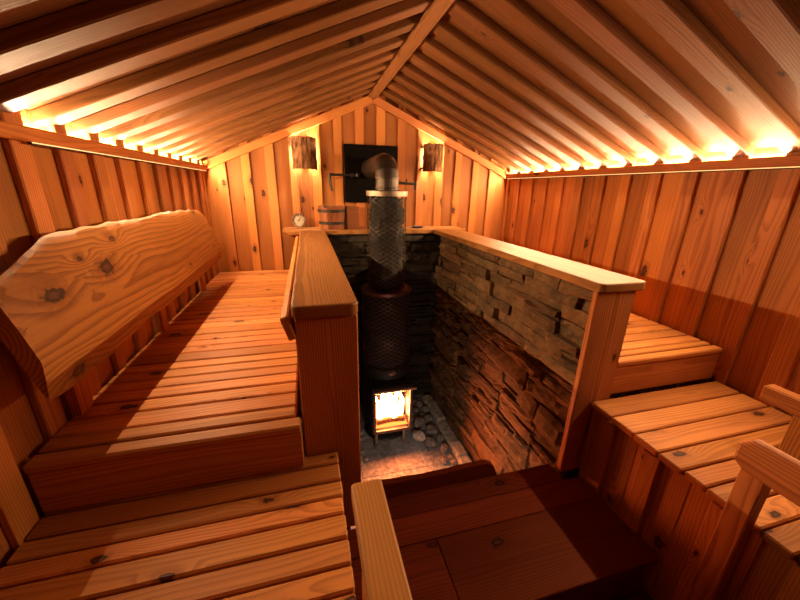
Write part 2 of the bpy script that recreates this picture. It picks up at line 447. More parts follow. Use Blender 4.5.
e = thing('lower_bench', 'slatted lower bench nearest the camera, below the upper left bench', 'bench', (-.4, .3, FLOOR), 'slatted sauna benches')
b = MB(); slats(b, LX0, .056, 1.060, -.62, ZL, [.060, .078, .066, .064, .080, .074, .066, .070], ragged=.003)
b.build('seat', 'slat', e)
b = MB(); panel(b, .028, .052, -.62, 1.0, FLOOR, ZL - .030); b.build('front_panel', 'post', e)
joists(e, [(-.80, -.76, -.6, .985, ZL - .13, ZL - .030), (-.36, -.32, -.6, .985, ZL - .13, ZL - .030), (-.015, .026, -.6, .985, ZL - .13, ZL - .030)])
for y in (-.55, .90): MB().box(-.80, -.76, y, y + .05, FLOOR, ZL - .131, along='z').build('leg', 'post', e)

e = thing('upper_bench', 'slatted upper bench between the stone-faced pit wall and right wall', 'bench', (1.75, 2.2, FLOOR), 'slatted sauna benches')
b = MB(); slats(b, 1.42, RX1, YB - .03, 1.165, ZU, (.066, .092)); b.box(1.392, RX1, 1.112, 1.160, ZU - .028, ZU, along='x', bevel=.006)
b.build('seat', 'slat', e)
MB().box(1.392, RX1, 1.118, 1.148, ZL + .003, ZU - .029, along='x', bevel=.004).build('front_board', 'slat', e)
joists(e, [(1.44, 1.48, 1.155, 3.36, ZU - .12, ZU - .030), (2.03, 2.07, 1.155, 3.36, ZU - .12, ZU - .030)])
for x in (1.44, 2.03):
    for y in (1.16, 3.30): MB().box(x, x + .04, y, y + .05, FLOOR, ZU - .121, along='z').build('leg', 'post', e)

e = thing('lower_bench', 'slatted lower bench on the right, with two rails over it', 'bench', (1.7, .3, FLOOR), 'slatted sauna benches')
b = MB(); slats(b, 1.262, RX1, 1.098, -.62, ZL, [.120, .114, .108, .092, .076, .076, .080, .078], ragged=.004)
b.build('seat', 'slat', e)
b = MB(); panel(b, 1.280, 1.305, -.62, 1.09, FLOOR, ZL - .030, .21)
for y in (.985, .78, .53, .32, .11): b.box(1.262, 1.280, y - .035, y + .035, FLOOR, ZL - .031, along='z')
b.build('front_panel', 'pine', e)
joists(e, [(1.307, 1.345, -.6, 1.09, ZL - .13, ZL - .030), (2.03, 2.07, -.6, 1.09, ZL - .13, ZL - .030)])
for y in (-.55, .95): MB().box(2.03, 2.07, y, y + .05, FLOOR, ZL - .131, along='z').build('leg', 'post', e)

# ------------------------------------------------------------------ stone-lined pit
def ledge_stones(m, L, H, seed):
    """irregular split stones covering L x H in local x / y, outward +z"""
    rnd = random.Random(seed); w = MB(); y = 0
    w.raw([(0, 0, 0), (L, 0, 0), (L, H, 0), (0, H, 0), (0, 0, -.02), (L, 0, -.02), (L, H, -.02), (0, H, -.02)],
          [[0, 1, 2, 3], [7, 6, 5, 4], [0, 4, 5, 1], [1, 5, 6, 2], [2, 6, 7, 3], [3, 7, 4, 0]], m, ws=(0, .0, 0))
    while y < H - .012:
        band = rnd.choice((.062, .078, .095, .11, .13)); band = min(band, H - y)
        x = -rnd.uniform(0, .1)
        while x < L - .01:
            ln = rnd.uniform(.16, .48)
            rows = 1 if band < .07 else rnd.choice((1, 2, 2, 3) if band > .1 else (1, 1, 2))
            cuts = [0] + sorted(rnd.uniform(.25, .75) for _ in range(rows - 1)) + [1]
            for r in range(rows):
                xs = x; xe_ = x + ln
                mid = rnd.uniform(.35, .65) if rows > 1 and rnd.random() < .35 else None
                for (sa, sb) in (((xs, xs + ln * mid), (xs + ln * mid, xe_)) if mid else ((xs, xe_),)):
                    a0, a1 = max(sa + .0025, 0), min(sb - .0025, L)
                    if a1 - a0 < .025: continue
                    y0, y1 = y + band * cuts[r] + .002, y + band * cuts[r + 1] - .002
                    if y1 - y0 < .010: continue
                    dep = rnd.uniform(.008, .056); nx = max(3, int((a1 - a0) / .03)); ny = 4
                    til = rnd.uniform(-.10, .10); sl = rnd.uniform(-.012, .012); sx = rnd.uniform(-.016, .016)
                    sd = rnd.uniform(0, 99); skew = rnd.uniform(-.008, .008)
                    vs = []; fs = []
                    for j in range(ny + 1):
                        for i in range(nx + 1):
                            u_, v_ = i / nx, j / ny
                            px = a0 + (a1 - a0) * u_ + skew * (v_ - .5); py = y0 + (y1 - y0) * v_
                            py += (mnoise.noise(Vector((px * 9, y0 * 17, sd))) * .010) * (1 if j in (0, ny) else .6) + til * (px - (a0 + a1) / 2) * .25
                            q = mnoise.noise(Vector((px * 22, py * 40, sd))) * .012 + mnoise.noise(Vector((px * 60, py * 80, sd + 7))) * .005
                            edge = .72 if (i in (0, nx) or j in (0, ny)) else 1.0
                            pz = max(.004, (dep + sl * (v_ - .5) * 2 + sx * (u_ - .5) * 2 + q) * edge)
                            vs.append((min(max(px, 0), L), min(max(py, 0), H), pz))
                    k = len(vs)
                    for j in range(ny):
                        for i in range(nx):
                            o = j * (nx + 1) + i; fs.append([o, o + 1, o + nx + 2, o + nx + 1])
                    ring = [i for i in range(nx + 1)] + [(j + 1) * (nx + 1) - 1 for j in range(1, ny + 1)] + \
                           [ny * (nx + 1) + i for i in range(nx - 1, -1, -1)] + [j * (nx + 1) for j in range(ny - 1, 0, -1)]
                    for q, i in enumerate(ring): vs.append((vs[i][0], vs[i][1], -.004))
                    n_ = len(ring)
                    for q in range(n_): fs.append([ring[q], k + q, k + (q + 1) % n_, ring[(q + 1) % n_]])
                    w.raw(vs, fs, m, ws=(rnd.random(), rnd.random(), rnd.random()))
            x += ln
        y += band
    return w

def cap_outline(x0, x1, y0, y1, r, corners=(1, 1, 1, 1)):
    pts = []
    for (cx, cy, a0, on) in ((x1, y0, -90, corners[0]), (x1, y1, 0, corners[1]), (x0, y1, 90, corners[2]), (x0, y0, 180, corners[3])):
        if not on: pts.append((cx, cy)); continue
        qx = cx - r if cx == x1 else cx + r; qy = cy + r if cy == y0 else cy - r
        for k in range(6):
            a = math.radians(a0 + 90 * k / 5); pts.append((qx + r * math.cos(a), qy + r * math.sin(a)))
    return pts
HZ = -.36                                               # top of the half walls
PY0, PY1 = 1.065, 3.06

e = thing('half_wall', 'left half wall beside the pit, with a broad rounded wooden top', 'partition', (.04, 2.05, FLOOR), 'half walls around the stove pit')
c = MB(); c.prism(cap_outline(-.070, .148, 1.052, PY1 + .02, .03, (1, 0, 0, 1)), .046, MX((1, 0, 0), (0, 1, 0), (0, 0, 1), (0, 0, HZ - .046)), bevel=.008, swap=True)
c.build('cap', 'cap', e)
MB().box(-.062, .145, PY0, PY0 + .035, ZP, HZ - .047, along='z', bevel=.005).build('end_post', 'post', e)
b = MB(); y = PY0 + .036
while y < PY1 - .02: b.box(-.056, -.030, y, min(y + .15, PY1), FLOOR, HZ - .047, along='z'); y += .152
b.build('side_panel', 'pine', e)
b = MB(); b.beam((-.082, 1.06, -.437), (-.082, PY1 - .05, -.437), .026, .085, up=(-.30, 0, 1), bevel=.004); b.build('side_board', 'slat', e)
m = MX((0, 1, 0), (0, 0, 1), (1, 0, 0), (.068, PY0 + .04, FLOOR))
ledge_stones(m, PY1 - PY0 - .045, HZ - .048 - FLOOR, 5).build('stone_facing', 'ledge', e)
MB().box(-.030, .048, PY0 + .04, PY1, FLOOR, HZ - .048, bevel=0).build('core', 'mortar', e)

RY0 = 1.100
e = thing('half_wall', 'right half wall faced with split ledge stones, wooden top and end post', 'partition', (1.31, 2.05, FLOOR), 'half walls around the stove pit')
c = MB(); pts = cap_outline(1.168, 1.420, RY0 - .014, PY1 + .02, .03, (1, 0, 0, 1))
c.prism(pts, .040, MX((1, 0, 0), (0, 1, 0), (0, 0, 1), (0, 0, HZ - .040)), bevel=.007, swap=True)
c.build('cap', 'cap', e)
MB().box(1.172, 1.378, RY0, RY0 + .032, ZP, HZ - .041, along='z', bevel=.004).build('end_post', 'post', e)
b = MB(); y = RY0 + .033
while y < PY1 - .02: b.box(1.360, 1.386, y, min(y + .15, PY1), FLOOR, HZ - .041, along='z'); y += .152
b.build('side_panel', 'pine', e)
m = MX((0, -1, 0), (0, 0, 1), (-1, 0, 0), (1.235, PY1, FLOOR))
ledge_stones(m, PY1 - RY0 - .036, HZ - .042 - FLOOR, 8).build('stone_facing', 'ledge', e)
MB().box(1.256, 1.359, RY0 + .034, PY1, FLOOR, HZ - .042, bevel=0).build('core', 'mortar', e)
cb = MB(); y = 1.2                                      # rough mortar kerb along the foot of the stones
while y < PY1 - .05:
    w = U(.10, .22); cb.box(1.105 + U(-.012, .012), 1.205, y, min(y + w, PY1 - .04), FLOOR, FLOOR + U(.045, .075), bevel=.014); y += w - .004
tag(cb.build('kerb', 'curb'), 'rough pale mortar kerb along the foot of the stone-faced wall', 'kerb')

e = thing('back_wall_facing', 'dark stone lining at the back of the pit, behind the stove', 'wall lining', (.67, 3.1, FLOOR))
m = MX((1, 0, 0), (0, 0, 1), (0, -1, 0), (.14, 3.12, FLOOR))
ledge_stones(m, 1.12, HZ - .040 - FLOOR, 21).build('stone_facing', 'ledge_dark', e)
MB().box(.10, 1.40, 3.141, 3.19, FLOOR, HZ - .04, bevel=0).build('core', 'mortar', e)

sh = MB(); pts = [(-.215, PY1 + .022), (1.10, PY1 + .022)]
for k in range(6):
    a = math.radians(90 - 90 * k / 5); pts.append((1.10 + .104 * math.cos(a), PY1 - .082 + .104 * math.sin(a)))
pts = [(-.215, PY1 + .022), (1.10, PY1 + .022), (1.16, PY1 + .0215), (1.5, PY1 + .0215), (1.5, YB - .028), (-.215, YB - .028)]
sh.prism(pts, .038, MX((1, 0, 0), (0, 1, 0), (0, 0, 1), (0, 0, HZ - .038)), bevel=.006)
tag(sh.build('shelf', 'cap'), 'long wooden shelf along the back wall, joining the half-wall tops', 'shelf')

# ------------------------------------------------------------------ platform, steps and rails
platform = e = thing('wooden_platform', 'dark red-stained plank platform at the top of the steps, before the pit', 'platform', (.68, .9, FLOOR))
b = MB()
b.box(.185, 1.160, 1.060, 1.168, ZP - .035, ZP, along='x', bevel=.003)
b.box(.056, 1.260, .935, 1.058, ZP - .035, ZP, along='x', bevel=.003)
b.box(.056, .43, .64, .932, ZP - .035, ZP, along='x', bevel=.003); b.box(.432, 1.260, .64, .932, ZP - .035, ZP, along='x', bevel=.003)
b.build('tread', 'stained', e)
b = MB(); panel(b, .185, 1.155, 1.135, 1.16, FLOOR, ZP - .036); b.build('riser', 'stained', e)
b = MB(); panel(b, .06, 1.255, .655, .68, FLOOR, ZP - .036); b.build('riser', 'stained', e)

c = MB(); top = [(.825 - .640 * k / 14, .074 + .005 * math.sin(k * .55 + .6) + .0015 * math.sin(k * 2.1) - (.02 if k == 0 else 0)) for k in range(15)]
c.prism([(.185, 0), (.850, 0)] + top, .030, MX((1, 0, 0), (0, 0, 1), (0, -1, 0), (0, 1.202, ZP)))
c.prism([(.185, -.10), (.850, -.10), (.850, -.001), (.185, -.001)], .030, MX((1, 0, 0), (0, 0, 1), (0, -1, 0), (0, 1.202, ZP)))
c.build('edge_board', 'stained', platform)['label'] = 'wavy-topped board along the pit edge'

e = thing('step', 'dark wooden step below the platform, in shadow at the bottom', 'step', (.68, .4, FLOOR))
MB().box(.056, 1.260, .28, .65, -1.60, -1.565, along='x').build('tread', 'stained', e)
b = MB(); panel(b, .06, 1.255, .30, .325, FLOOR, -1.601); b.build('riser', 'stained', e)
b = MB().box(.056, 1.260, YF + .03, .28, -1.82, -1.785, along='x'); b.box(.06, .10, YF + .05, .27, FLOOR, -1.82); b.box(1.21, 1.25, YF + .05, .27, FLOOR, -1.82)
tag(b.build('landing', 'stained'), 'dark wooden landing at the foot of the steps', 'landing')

e = thing('handrail', 'pale wooden handrail with a flat top at the front edge of the left bench', 'handrail', (.10, .3, ZP), 'handrails by the steps')
r = MB(); r.prism(cap_outline(.061, .137, -.55, .643, .010), .040, MX((1, 0, 0), (0, 1, 0), (0, 0, 1), (0, 0, -.72)), bevel=.005, swap=True); r.build('rail', 'rail', e)
for y in (.40, -.35): MB().box(.0605, .110, y, y + .07, -1.30, -.721, along='z', bevel=.004).build('post', 'post', e)

e = thing('handrail', 'round-ended plank rail on edge, at the front of the right lower bench', 'handrail', (1.15, .2, -1.525), 'handrails by the steps')
r = MB(); pts = []
y0, y1, h = -.55, .522, .109
prof = [(y1, .022), (y1 + .0, .075), (y1 - .028, h - .002), (y1 - .05, h), (y0, h), (y0, 0), (y1 - .03, 0)]
r.prism(prof, .030, MX((0, 1, 0), (0, 0, 1), (1, 0, 0), (1.180, 0, -.762)), bevel=.008); r.build('rail', 'post', e)
for y in (.45, -.35): MB().box(1.211, 1.256, y, y + .06, -1.30, -.70, along='z', bevel=.004).build('post', 'post', e)

e = thing('bench_rail', 'low narrow rail standing on the right lower bench near the wall', 'rail', (1.70, .2, ZL), )
r = MB().box(1.690, 1.742, -.5, .742, -.765, -.700, along='y', bevel=.006); r.build('rail', 'post', e)
for y in (.56, -.35): MB().box(1.697, 1.735, y, y + .08, ZL + .001, -.766, along='z', bevel=.004).build('post', 'post', e)

# ------------------------------------------------------------------ live-edge plank
def live_edge():
    w = MB(); N = 72; ya, yb = .985, 2.95
    tilt = Vector((-.105, 0, .39)).normalized(); nrm = Vector((.39, 0, .105)).normalized()
    org = Vector((-.655, 0, -.555))
    vs = []; fs = []; wc = []
    for i in range(N + 1):
        u = i / N; y = ya + (yb - ya) * u
        nz = lambda k, f: mnoise.noise(Vector((y * f, k * 3.3, .5)))
        topv = .405 + .018 * nz(1, 2.2) + .008 * nz(2, 9) + .018 * math.sin(u * PI * 1.1)
        if u < .15: topv -= (.15 - u) / .15 * .10
        if u > .96: topv -= ((u - .96) / .04) ** 2 * .02
        botv = .012 * nz(3, 3) + .006 * nz(4, 8) - .0
        if u < .02: botv += (.02 - u) / .02 * .012
        if u > .98: botv += ((u - .98) / .02) ** 2 * .012
        cham = .10 + .012 * nz(5, 3)
        # section (v up the face, d proud of the back)
        sec = [(botv + .02, .0), (botv, .012), (botv + cham * .5, .045), (botv + cham, .066), (botv + cham + .10, .070), (topv - .12, .070),
               (topv - .035, .068), (topv - .010, .060 + .004 * nz(6, 14)), (topv + .004 * nz(7, 20), .040), (topv - .006 + .006 * nz(8, 16), .018), (topv - .03, .0)]
        dyy = 0
        for (v, d) in sec:
            yy = y + (.38 - v) * .40 * max(0, u - .6) / .4 - .08 * max(0, u - .6) / .4 + (.010 * mnoise.noise(Vector((v * 14, d * 30, 2 if u < .5 else 5))) if i in (0, N) else 0)
            p = org + tilt * v + nrm * (d - .070) * .62; p.y = yy
            vs.append(p + Vector((0, 0, ZC))); wc.append((yy, v - .2, d))
    k = 11
    for i in range(N):
        for q in range(k):
            fs.append([i * k + q, i * k + (q + 1) % k, (i + 1) * k + (q + 1) % k, (i + 1) * k + q])
    fs.append(list(range(k))); fs.append([N * k + q for q in range(k)][::-1])
    w.raw(vs, fs, None, wc, ws=(.65, .45, .3))
    return w
e = thing('backrest_plank', 'long live-edge wooden plank leaning on the left wall as a backrest', 'backrest', (-.72, 1.97, ZU))
live_edge().build('plank', 'slab', e, smooth=True)
for y in (1.26, 2.0, 2.78):
    b = MB(); b.box(-.823, -.790, y - .035, y + .035, ZU + .001, -.27, along='z'); b.box(-.79, -.764, y - .035, y + .035, -.36, -.27, along='y'); b.build('bracket', 'post', e)

# ------------------------------------------------------------------ stove
SX, SY = .605, 2.66
e = thing('stove', 'tall black wood-burning stove with wire-mesh column and glowing glass door', 'stove', (SX, SY, FLOOR))
b = MB(); b.lathe([(.205, -2.06), (.215, -2.05), (.215, -1.47), (.20, -1.455), (.10, -1.45)], (SX, SY, 0), 40)
b.build('firebox', 'black_steel', e, smooth=True)
# door neck: a box frame standing out of the round body, open to the front
DX0, DX1, DZ0, DZ1, DY = .420, .768, -1.99, -1.548, 2.335
n_ = MB()
n_.box(DX0, DX0 + .03, DY, SY - .12, DZ0, DZ1, bevel=.003); n_.box(DX1 - .03, DX1, DY, SY - .12, DZ0, DZ1, bevel=.003)
n_.box(DX0 + .03, DX1 - .03, DY, SY - .12, DZ0, DZ0 + .035, bevel=.003); n_.box(DX0 + .03, DX1 - .03, DY, SY - .12, DZ1 - .03, DZ1, bevel=.003)
n_.build('door_neck', 'black_steel', e)
d = MB(); a0, a1, b0, b1 = DX0 + .008, DX1 - .008, DZ0 + .008, DZ1 - .004
d.box(a0, a0 + .022, DY - .022, DY - .001, b0, b1); d.box(a1 - .022, a1, DY - .022, DY - .001, b0, b1)
d.box(a0 + .022, a1 - .022, DY - .022, DY - .001, b0, b0 + .028); d.box(a0 + .022, a1 - .022, DY - .022, DY - .001, b1 - .024, b1)
door = d.build('door', 'door_frame', e)
MB().box(a0 + .022, a1 - .022, DY - .014, DY - .008, b0 + .028, b1 - .024, bevel=0).build('glass', 'glass', door)
MB().box(a0 - .002, a1 + .03, DY - .045, DY - .024, b1 - .022, b1 - .002, bevel=.004).build('handle', 'handle', door)
# fire
def flame(cx, cy, z0, h, r, sd):
    prof = []
    for k in range(11):
        q = k / 10; prof.append((max(.002, r * (math.sin(min(1, q * 2.6 + .25) * PI / 2)) * (1 - q) ** .8), z0 + h * q))
    w = MB(); w.lathe(prof, (0, 0, 0), 10, False)
    for i, v in enumerate(w.v):
        q = (v.z - ZC - z0) / h
        v.x += cx + .035 * q * math.sin(sd + q * 5); v.y += cy + .02 * q * math.cos(sd * 2 + q * 4)
    return w
for k, (fx, fy, fh, fr) in enumerate(((.500, 2.43, .26, .040), (.560, 2.45, .34, .045), (.625, 2.42, .33, .05), (.685, 2.44, .27, .042), (.60, 2.47, .37, .06), (.655, 2.48, .35, .05), (.53, 2.49, .33, .05))):
    flame(fx, fy, -1.925, fh, fr, k * 1.7).build('flame', 'flame', e, smooth=True)
for k, (y, z, xa, xb) in enumerate(((2.40, -1.925, .47, .72), (2.47, -1.92, .46, .73))):
    MB().tube([(xa, y, z), ((xa + xb) / 2, y + .012, z + .006), (xb, y - .008, z + .012)], .028, 9).build('log', 'log', e, smooth=True)
MB().box(.452, .737, 2.36, SY - .15, -1.956, -1.951, bevel=0).build('ember_bed', 'ember', e)
# foot
b = MB(); b.lathe([(.19, FLOOR), (.20, FLOOR + .012), (.19, FLOOR + .025), (.15, FLOOR + .04), (.14, -2.061)], (SX, SY, 0), 32); b.build('pedestal', 'black_steel', e, smooth=True)
for x in (.47, .72): MB().tube([(x, DY + .07, FLOOR), (x, DY + .07, DZ0)], .012, 8).build('leg', 'handle', e)
b = MB(); b.lathe([(.0, 0), (.045, 0), (.045, .02), (.02, .03)], (SX + .0, SY - .205, -1.49), 16); b.build('vent_knob', 'handle', e)
# stone column inside the mesh
def rough_cyl(c, r, z0, z1, amp, sd):
    w = MB(); vs = []; fs = []; nu, nv = 40, int((z1 - z0) / .022)
    for j in range(nv + 1):
        z = z0 + (z1 - z0) * j / nv
        for i in range(nu):
            a = 2 * PI * i / nu
            p = Vector((math.cos(a) * 2.2, math.sin(a) * 2.2, z * 14 + sd))
            dd = mnoise.voronoi(p * 1.3)[0][0]
            rr = r - amp * min(1, dd) * 1.4 + .5 * amp
            vs.append((c[0] + rr * math.cos(a), c[1] + rr * math.sin(a), z + ZC))
    for j in range(nv):
        for i in range(nu): fs.append([j * nu + i, j * nu + (i + 1) % nu, (j + 1) * nu + (i + 1) % nu, (j + 1) * nu + i])
    fs.append(list(range(nu))[::-1]); fs.append([nv * nu + i for i in range(nu)])
    return w.raw(vs, fs)
s = rough_cyl((SX, SY), .135, -.775, -.07, .03, 1).build('stone_fill', 'dark_stone', e, smooth=True); s['kind'] = 'stuff'
s = rough_cyl((SX, SY), .185, -1.45, -.80, .03, 5).build('stone_fill', 'dark_stone', e, smooth=True); s['kind'] = 'stuff'
def cage(r, z0, z1, n, cell, wire):
    w = MB(); turns = (z1 - z0) / cell / n; seg = int(40 * turns) + 16
    for s in (1, -1):
        for k in range(n):
            pts = []
            for i in range(seg + 1):
                a = 2 * PI * (k / n + s * turns * i / seg); pts.append((SX + r * math.cos(a), SY + r * math.sin(a), z0 + (z1 - z0) * i / seg))
            w.tube(pts, wire, 4, cap=False)
    return w
cage(.152, -.785, -.045, 16, .036, .0018).build('upper_mesh', 'mesh_wire', e)
cage(.203, -1.45, -.815, 20, .036, .0019).build('lower_mesh', 'mesh_wire_low', e)
def ring(r0, r1, z0, z1): return MB().lathe([(r0, z0), (r1, z0), (r1, z1), (r0, z1), (r0, z0)], (SX, SY, 0), 48, False)
ring(.12, .210, -.812, -.786).build('mid_ring', 'ring', e, smooth=True)
ring(.125, .160, -.052, -.016).build('top_collar', 'collar', e, smooth=True)
b = MB(); b.lathe([(.095, -.04), (.150, -.036), (.148, -.022), (.1, -.010)], (SX, SY, 0), 40); b.build('top_plate', 'black_steel', e, smooth=True)
# flue: up, round a segmented elbow, back through the plate
fl = MB(); pr = .088; bz = .075; br = .10
segs = [((SX, SY, -.03), (SX, SY, bz))]
pts = [(SX, SY, -.03), (SX, SY, bz)]
for k in range(1, 5):
    a = PI / 2 * k / 4; pts.append((SX, SY + br * (1 - math.cos(a)), bz + br * math.sin(a)))
pts.append((SX, YB - .048, bz + br))
dense = []
fl.tube(pts, pr, 28, cap=False)
flue = fl.build('flue_pipe', 'pipe', e)
for z in (.0, .068): MB().lathe([(pr + .001, z), (pr + .006, z + .003), (pr + .006, z + .011), (pr + .001, z + .014)], (SX, SY, 0), 32, False).build('pipe_band', 'pipe', flue)

# ------------------------------------------------------------------ things at the back wall
e = thing('flue_plate', 'square black metal plate on the back wall behind the flue pipe', 'metal plate', (.612, YB - .03, -.13))
PZ = YB - .0235
MB().box(.362, .862, PZ - .016, PZ - .001, -.130, .382, bevel=.002).build('panel', 'plate', e)
b = MB()
for q in ((.362, .400, -.130, .382), (.824, .862, -.130, .382), (.400, .824, .346, .382), (.400, .824, -.130, -.094)):
    b.box(q[0], q[1], PZ - .022, PZ - .0165, q[2], q[3], bevel=.006)
b.build('frame', 'plate', e)

e = thing('iron_hook', 'black iron rod with hanging hook, left edge of the flue plate', 'hook', (.4, PZ - .06, .1), 'iron rods beside the flue plate')
b = MB(); b.tube([(.225, PZ - .055, .115), (.49, PZ - .05, .112)], .011, 8); b.tube([(.43, PZ - .0168, .113), (.43, PZ - .060, .113)], .02, 10); b.build('rod', 'iron', e, smooth=True)
b = MB(); b.tube([(.225, PZ - .055, .13), (.222, PZ - .058, .06), (.232, PZ - .060, .0), (.240, PZ - .062, -.03)], [.014, .012, .010, .008], 8); b.build('hook', 'iron', e, smooth=True)
b = MB(); b.lathe([(.0, 0), (.018, .004), (.022, .018), (.018, .032), (0, .036)], (.478, PZ - .065, .096), 14, False); b.build('knob', 'iron', e, smooth=True)

e = thing('iron_hook', 'black iron rod with T-shaped end, right edge of the flue plate', 'hook', (.95, PZ - .06, .05), 'iron rods beside the flue plate')
b = MB(); b.tube([(.845, PZ - .050, .060), (1.045, PZ - .055, .052)], .012, 8); b.tube([(.85, PZ - .0215, .060), (.85, PZ - .058, .060)], .016, 8); b.build('rod', 'iron', e, smooth=True)
b = MB(); b.tube([(1.045, PZ - .055, .075), (1.045, PZ - .055, .05), (1.04, PZ - .055, -.005)], [.010, .014, .010], 8); b.build('hook', 'iron', e, smooth=True)
b = MB(); b.tube([(.955, PZ - .053, .06), (.955, PZ - .053, .095)], .009, 8); b.build('knob', 'iron', e, smooth=True)

def sconce(cx, z0, z1, w, label, hooks):
    e = thing('wall_lamp', label, 'lamp', (cx, YB - .03, z0), 'bark wall lamps')
    wy = YB - .024; vs = []; fs = []; nu, nv = 22, 14; dp = .10
    sd = cx * 5
    for layer in (0, 1):
        for j in range(nv + 1):
            z = z0 + (z1 - z0) * j / nv
            for i in range(nu + 1):
                a = PI * i / nu; q = mnoise.noise(Vector((i * .55, j * .35, sd))) * .006 * (1 - layer)
                rx = w / 2 - layer * .012 + q; ry = dp - layer * .012 + q
                zz = z + (mnoise.noise(Vector((i * .4, sd, 3 if j else 9))) * .008 if j in (0, nv) else 0)
                vs.append((cx + rx * math.cos(a), wy - .012 - ry * math.sin(a), zz + ZC))
    K = (nu + 1) * (nv + 1)
    for j in range(nv):
        for i in range(nu):
            o = j * (nu + 1) + i; fs.append([o, o + 1, o + nu + 2, o + nu + 1]); fs.append([K + o + nu + 1, K + o + nu + 2, K + o + 1, K + o])
    for i in range(nu):
        fs.append([i, i + 1, K + i + 1, K + i]); o = nv * (nu + 1); fs.append([o + i, o + i + 1, K + o + i + 1, K + o + i])
    for j in range(nv):
        for i in (0, nu):
            o = j * (nu + 1) + i; fs.append([o, o + nu + 1, K + o + nu + 1, K + o])
    MB().raw(vs, fs).build('lamp_shade', 'bark', e, smooth=True)
    MB().box(cx - .02, cx + .02, wy - .011, wy + .001, z0 + .03, z1 - .03).build('back_strip', 'pine', e)
    zc = (z0 + z1) / 2
    b = MB(); b.lathe([(.003, -.03), (.018, -.02), (.024, 0), (.018, .022), (.003, .03)], (cx, wy - .052, zc), 16); b.build('bulb', 'bulb', e, smooth=True)
    MB().tube([(cx, wy - .010, zc - .045), (cx, wy - .052, zc - .045), (cx, wy - .052, zc - .028)], .008, 8).build('socket', 'iron', e)
    for z in hooks:
        MB().tube([(cx - w / 2 + .012, wy - .012, z), (cx - w / 2 - .012, wy - .015, z), (cx - w / 2 - .016, wy - .001, z - .006)], .009, 6).build('bracket', 'iron', e)
sconce(.010, .152, .413, .212, 'bark half-log wall lamp above the round thermometer', ())
sconce(1.225, .168, .416, .200, 'bark half-log wall lamp right of the flue plate', (.20, .39))

# thermometer
e = thing('thermometer', 'small round dial thermometer standing on the back shelf', 'thermometer', (-.078, 3.28, HZ))
def disc(r0, r1, t, c, name, mat, seg=32):
    """ring or disc facing -y"""
    vs = []; fs = []
    prof = [(r0, 0), (r1, 0), (r1, -t), (r0, -t)]
    for i in range(seg):
        a = 2 * PI * i / seg
        vs += [(c[0] + r * math.cos(a), c[1] + d, c[2] + ZC + r * math.sin(a)) for r, d in prof]
    for i in range(seg):
        j = (i + 1) % seg
        for q in range(4): fs.append([i * 4 + q, i * 4 + (q + 1) % 4, j * 4 + (q + 1) % 4, j * 4 + q])
    return MB().raw(vs, fs).build(name, mat, e, smooth=True)
TC = (-.078, 3.28, -.288)
disc(.050, .063, .024, TC, 'bezel', 'brass'); disc(.0005, .051, .008, (TC[0], TC[1] - .006, TC[2]), 'dial', 'dial')
b = MB()
for k in range(25):
    a = math.radians(-45 + 270 * k / 24); r0 = .038 if k % 4 else .034
    p0 = Vector((TC[0] + r0 * math.cos(a), TC[1] - .0148, TC[2] + r0 * math.sin(a))); p1 = Vector((TC[0] + .046 * math.cos(a), TC[1] - .0148, TC[2] + .046 * math.sin(a)))
    b.tube([p0, p1], .0008 if k % 4 else .0014, 4)
b.build('scale_marks', 'ink', e)
b = MB(); b.tube([(TC[0] - .008, TC[1] - .017, TC[2] - .012), (TC[0] + .022, TC[1] - .017, TC[2] + .033)], .0016, 5); b.tube([(TC[0], TC[1] - .014, TC[2]), (TC[0], TC[1] - .021, TC[2])], .005, 10); b.build('needle', 'ink', e)
b = MB(); b.tube([(TC[0], TC[1] - .006, HZ + .0005), (TC[0], TC[1] - .006, TC[2] - .060)], .007, 8); b.box(TC[0] - .02, TC[0] + .02, TC[1] - .02, TC[1] + .012, HZ + .0005, HZ + .006, bevel=.001); b.build('foot', 'brass', e)

# bucket of staves with two hoops
e = thing('bucket', 'dark wooden stave bucket with two metal hoops on the back shelf', 'bucket', (.218, 3.235, HZ))
b = MB(); n_ = 16; BX, BY, r0, r1, hh = .218, 3.225, .112, .126, .205
for k in range(n_):
    a0, a1 = 2 * PI * k / n_ + .008, 2 * PI * (k + 1) / n_ - .008; vs = []
    for (z, r) in ((0, r0), (hh, r1)):
        for (rr) in (r - .014, r):
            for a in (a0, (a0 + a1) / 2, a1): vs.append((BX + rr * math.cos(a), BY + rr * math.sin(a), HZ + .001 + z + ZC))
    fs = [[0, 1, 4, 3], [1, 2, 5, 4], [6, 9, 10, 7], [7, 10, 11, 8], [3, 4, 10, 9], [4, 5, 11, 10], [0, 6, 7, 1], [1, 7, 8, 2], [0, 3, 9, 6], [2, 8, 11, 5]]
    b.raw(vs, fs, wc=[(v[2], v[0], v[1]) for v in vs])
b.lathe([(.001, 0), (r0 - .013, 0), (r0 - .012, .012), (.001, .012)], (BX, BY, HZ + .012), 24, False)
b.build('staves', 'bucket', e)
for z in (.045, .150):
    r = r0 + (r1 - r0) * z / hh
    MB().lathe([(r - .001, 0), (r + .003, 0), (r + .0045, .026), (r - .001, .026)], (BX, BY, HZ + z), 40, False).build('hoop', 'hoop', e, smooth=True)
e = thing('box', 'plain brown wooden box on the shelf, right of the hooped bucket', 'box', (.405, 3.25, HZ))
b = MB()
b.box(.352, .462, 3.17, 3.185, HZ + .0005, HZ + .20, along='x'); b.box(.352, .462, 3.345, 3.36, HZ + .0005, HZ + .20, along='x')
b.box(.352, .366, 3.185, 3.345, HZ + .0005, HZ + .20, along='y'); b.box(.448, .462, 3.185, 3.345, HZ + .0005, HZ + .20, along='y')
b.build('side', 'bucket', e); MB().box(.366, .448, 3.185, 3.345, HZ + .001, HZ + .014, along='y').build('bottom', 'bucket', e)

